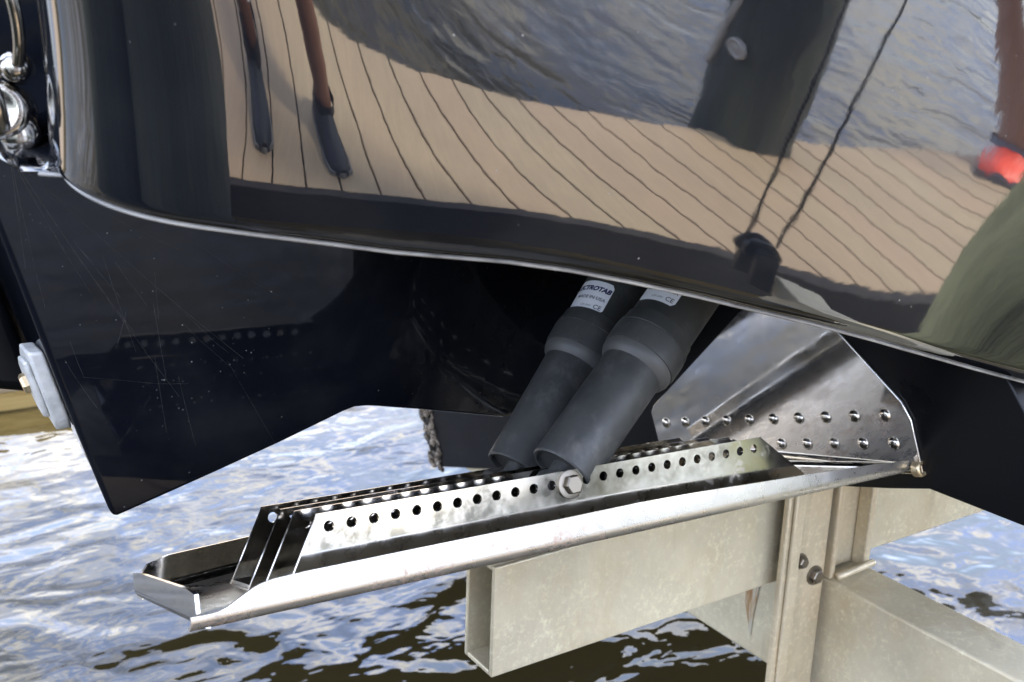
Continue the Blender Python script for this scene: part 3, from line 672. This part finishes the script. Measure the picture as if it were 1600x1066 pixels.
mb = MB(); mb.prism([dpt(PH+k0*PITCH, NO+.001, DZ-.24), dpt(PH+40*PITCH, NO+.001, DZ-.24), dpt(PH+40*PITCH, NO+.035, DZ-.24), dpt(PH+k0*PITCH, NO+.035, DZ-.24)], (0, 0, .243)); mb.build('edge_board', M['frame'], dock, bevel=.004)
# far dock across the slip
fd = empty('dock', (0, 3.6, .28)); tag(fd, 'timber dock with yellow fascia across the slip, beyond the anode at far left', 'dock')
for k in range(6):
    y = 3.66+k*.14; mb = MB(); mb.box(-7, 7, y, y+.134, .345, .375); mb.build('plank', M['plank'], fd, bevel=.003, seg=1)
mb = MB(); mb.box(-7, 7, 3.68, 3.72, .20, .342); mb.build('fascia', M['fascia'], fd)
mb = MB(); mb.box(-7, 7, 3.74, 4.4, .20, .340); mb.build('frame', M['frame'], fd)

# ------------------------------------------------------------------ people on the dock (seen only in the hull's reflection)
def person(label, feet, face, skin, shoemat, toe_mat, hands, hip_h=.88, hip_off=(0, 0, 0), lean=0.0):
    fl, fr = Vector(feet[0]), Vector(feet[1]); c_ = (fl+fr)/2; f = Vector((math.sin(face), math.cos(face), 0)); s = Vector((f.y, -f.x, 0))
    root = empty('person', (c_.x, c_.y, DZ)); tag(root, label, 'person')
    z0 = DZ; hip = c_+Vector((0, 0, z0+hip_h))+Vector(hip_off); 
    V_, E_, Rr = [], [], []
    def v(p, r): V_.append(tuple(p)); Rr.append(r if isinstance(r, tuple) else (r, r)); return len(V_)-1
    def e(a, b): E_.append((a, b))
    pel = v(hip, (.15, .11)); wst = v(hip+Vector((0, 0, .20))+f*lean*.1, (.14, .10)); ch = v(hip+Vector((0, 0, .42))+f*lean*.25, (.165, .115)); nk = v(hip+Vector((0, 0, .57))+f*lean*.34, (.06, .06))
    hd0 = v(hip+Vector((0, 0, .66))+f*(lean*.4+.015), (.072, .078)); hd1 = v(hip+Vector((0, 0, .76))+f*(lean*.44+.02), (.075, .092)); hd2 = v(hip+Vector((0, 0, .84))+f*(lean*.46+.01), (.05, .06))
    for a, b in ((pel, wst), (wst, ch), (ch, nk), (nk, hd0), (hd0, hd1), (hd1, hd2)): e(a, b)
    for sg, ft in ((1, fr), (-1, fl)):
        h = v(hip+s*sg*.095-Vector((0, 0, .06)), .085); an_ = Vector((ft.x, ft.y, z0+.09)); kn = (Vector(V_[h])+an_)/2+f*.03
        th = v((Vector(V_[h])*.5+kn*.5), .078); k_ = v(kn, .055); cf = v(kn*.65+an_*.35-f*.012, .057); ak = v(an_, .036); hl = v(an_-Vector((0, 0, .05))-f*.02, .034)
        ball = v(Vector((ft.x, ft.y, z0+.035))+f*.10, (.040, .026)); toe = v(Vector((ft.x, ft.y, z0+.03))+f*.17, (.034, .02))
        for a, b in ((pel, h), (h, th), (th, k_), (k_, cf), (cf, ak), (ak, hl), (hl, ball), (ball, toe)): e(a, b)
        sh = v(Vector(V_[ch])+s*sg*.175+Vector((0, 0, .08)), .062); hp_ = Vector(hands[0 if sg > 0 else 1]); mid = (Vector(V_[sh])+hp_)/2+Vector((0, 0, -.10))+s*sg*.06
        el = v(mid, .042); wr = v(hp_-(hp_-mid).normalized()*.09, .028); pm = v(hp_, (.038, .016))
        for a, b in ((ch, sh), (sh, el), (el, wr), (wr, pm)): e(a, b)
        fd_ = (hp_-mid).normalized(); up_ = Vector((0, 0, 1)); cr = fd_.cross(up_).normalized()
        for kf in range(4):
            b0 = v(hp_+fd_*.035+cr*(.027-.018*kf), .010); b1_ = v(hp_+fd_*(.062+.006*(kf in (1, 2)))+cr*(.028-.0187*kf)-up_*.006, .0085); b2_f = v(hp_+fd_*(.078+.012*(kf in (1, 2)))+cr*(.028-.0187*kf)-up_*.022, .007)
            e(pm, b0); e(b0, b1_); e(b1_, b2_f)
        t0_ = v(hp_+cr*.042*sg+fd_*.005, .011); t1_ = v(hp_+cr*.06*sg+fd_*.035, .009); e(pm, t0_); e(t0_, t1_)
    me = bpy.data.meshes.new('body'); me.from_pydata(V_, E_, []); o = link('body', me, M[skin], root)
    md = o.modifiers.new('skin', 'SKIN'); md.use_smooth_shade = True
    for i, r in enumerate(Rr): me.skin_vertices[0].data[i].radius = r
    me.skin_vertices[0].data[pel].use_root = True
    o.modifiers.new('sub', 'SUBSURF').levels = 1; o.modifiers['sub'].render_levels = 2
    # clothes
    for sg, ft in ((1, fr), (-1, fl)):
        mb = MB(); F0 = Vector((ft.x, ft.y, z0)); rows = []
        for u, hw, ht in ((-.085, .022, .075), (-.07, .036, .105), (-.03, .042, .118), (.02, .044, .108), (.07, .048, .075), (.13, .050, .058), (.18, .042, .046), (.205, .022, .032)):
            rows.append([F0+f*u+s*(hw*math.cos(a))+Vector((0, 0, .012+max(0, math.sin(a))*ht-0.006*(math.sin(a) < 0))) for a in [2*math.pi*k/14 for k in range(15)]])
        mb.grid(rows); mb.add(rows[0][:14], [tuple(range(14))]); mb.add(rows[-1][:14], [tuple(range(14))])
        mt = [M[shoemat], M[toe_mat]]
        for fi in range(14*7): mb.m[fi] = 1 if fi//14 >= 3 else 0
        so = mb.build('shoe', mt, root, smooth=True)
        mb = MB(); poly = [F0+f*u+s*hw for u, hw in ((-.09, .0), (-.075, .038), (0, .046), (.13, .054), (.19, .044), (.212, 0), (.19, -.044), (.13, -.054), (0, -.046), (-.075, -.038))]
        mb.prism(poly, (0, 0, .022)); mb.build('sole', M['sole'], so)
        # short leg sock
        mb = MB(); an_ = F0+Vector((0, 0, .09)); mb.lathe(an_, (0, 0, 1), [(0, .045), (.02, .043), (.035, .044)], 18, cap=False); mb.build('sock', M[shoemat], root, smooth=True)
        h = hip+s*sg*.095; kn = (h+F0+Vector((0, 0, .09)))/2+f*.03
        mb = MB(); D_ = (kn-h); mb.lathe(h+Vector((0, 0, .10)), D_, [(0, .115), (.12, .118), (D_.length*.62, .105)], 22, cap=False); mb.build('shorts_leg', M['shorts'], root, smooth=True)
    mb = MB(); rows = []
    for z, a_, b_ in ((-.05, .165, .125), (.05, .172, .13), (.2, .160, .12), (.35, .178, .128), (.46, .185, .122), (.54, .12, .09), (.57, .075, .075)):
        cc = hip+Vector((0, 0, z))+f*lean*(.05 + .5*max(0, z)); rows.append([cc+s*(a_*math.cos(q))+f*(b_*math.sin(q)) for q in [2*math.pi*k/24 for k in range(25)]])
    mb.grid(rows); mb.build('shirt', M['shirt'], root, smooth=True)
    hc = hip+Vector((0, 0, .80))+f*(lean*.45-.005); mb = MB(); mb.lathe(hc-Vector((0, 0, .06)), (0, 0, 1), [(0, .082), (.05, .094), (.09, .086), (.115, .05), (.12, .005)], 20, cap=False); mb.build('hair', M['hair'], root, smooth=True)
    return root
person('person with bare legs and black shoes standing at the left of the dock reflection', ((-.203, -.428, DZ), (.137, -.455, DZ)), R_(25), 'skin', 'shoe_black', 'shoe_black', ((.10, -.20, 1.42), (-.06, -.20, 1.42)), lean=.1, hip_off=(-.10, -.02, 0))
person('person in orange-red shoes on the dock at the right of the hull reflection', ((3.04, -1.49, DZ), (3.52, -1.40, DZ)), R_(-52), 'skin2', 'shoe_grey', 'shoe_red', ((3.35, -1.2, 1.35), (2.95, -1.45, 1.30)))

# ------------------------------------------------------------------ spider web strung from the hull corner to the pod
mb = MB(); ct = onY(15, 242, .79); ctv = Vector(ct)
def web_pt(px, py, Y): return Vector(onY(px, py, Y))
anch = [(105, 395, .93), (150, 470, .945), (210, 520, .95), (70, 480, .945), (40, 420, .94), (300, 400, .93), (380, 560, .965), (280, 620, .965), (420, 350, .75), (125, 330, .85)]
for px, py, Y in anch:
    b = web_pt(px, py, Y); mid = (ctv+b)/2-Vector((0, 0, .004)); mb.tube([ctv, (ctv+mid)/2-Vector((0, 0, .001)), mid, (b+mid)/2-Vector((0, 0, .001)), b], .000045, 4)
for k in range(16):
    x, y = rnd.uniform(90, 360), rnd.uniform(360, 620); an2 = rnd.gauss(1.0, .45); ln = rnd.uniform(40, 170); a = web_pt(x, y, .97); b = web_pt(x+ln*math.cos(an2), y+ln*math.sin(an2), .97)
    if b.z > 1.09: mb.tube([a, (a*.7+b*.3)-Vector((0, 0, rnd.uniform(.0, .002))), (a*.3+b*.7)-Vector((0, 0, rnd.uniform(.0, .002))), b], .00003, 3)
for k in range(26):
    x, y = rnd.uniform(80, 430), rnd.uniform(360, 640)
    p = web_pt(x, y, .955); r = rnd.uniform(.0003, .0009); mb.lathe(p, (rnd.uniform(-1, 1), -1, rnd.uniform(-1, 1)), [(-r, r*.3), (0, r), (r, r*.4)], 5)
wb_ = mb.build('spider_web', M['web']); tag(wb_, 'fine spider web with caught specks between the hull corner and the pod', 'spider web')

# ------------------------------------------------------------------ far wooded shore behind the camera, only mirrored in the metal
mb = MB(); rows = []
for i in range(5):
    row = []
    for k in range(161):
        a = R_(95+k*1.07); d_ = 75+6*math.sin(k*.37)+i*3; hgt = [0, 1.4, 2.4, 2.9, 2.0][i]*(1+.25*math.sin(k*.9)+.2*math.sin(k*2.3+1)+rnd.uniform(-.12, .12))
        row.append((d_*math.sin(a), d_*math.cos(a), WZ-.1+max(0, hgt)))
    rows.append(row)
mb.grid(rows)
M['wood'] = mat('far_foliage', (0.05, 0.07, 0.03), 0.9); t = NT(M['wood'])
t.set('Base Color', t.ramp(t.noise(.5, 6, .7), [(.35, (.016, .019, .016)), (.65, (.045, .050, .036))]))
tag(mb.build('far_trees', M['wood'], None, smooth=False), 'dark wooded shore far behind the dock', 'trees', kind='stuff')
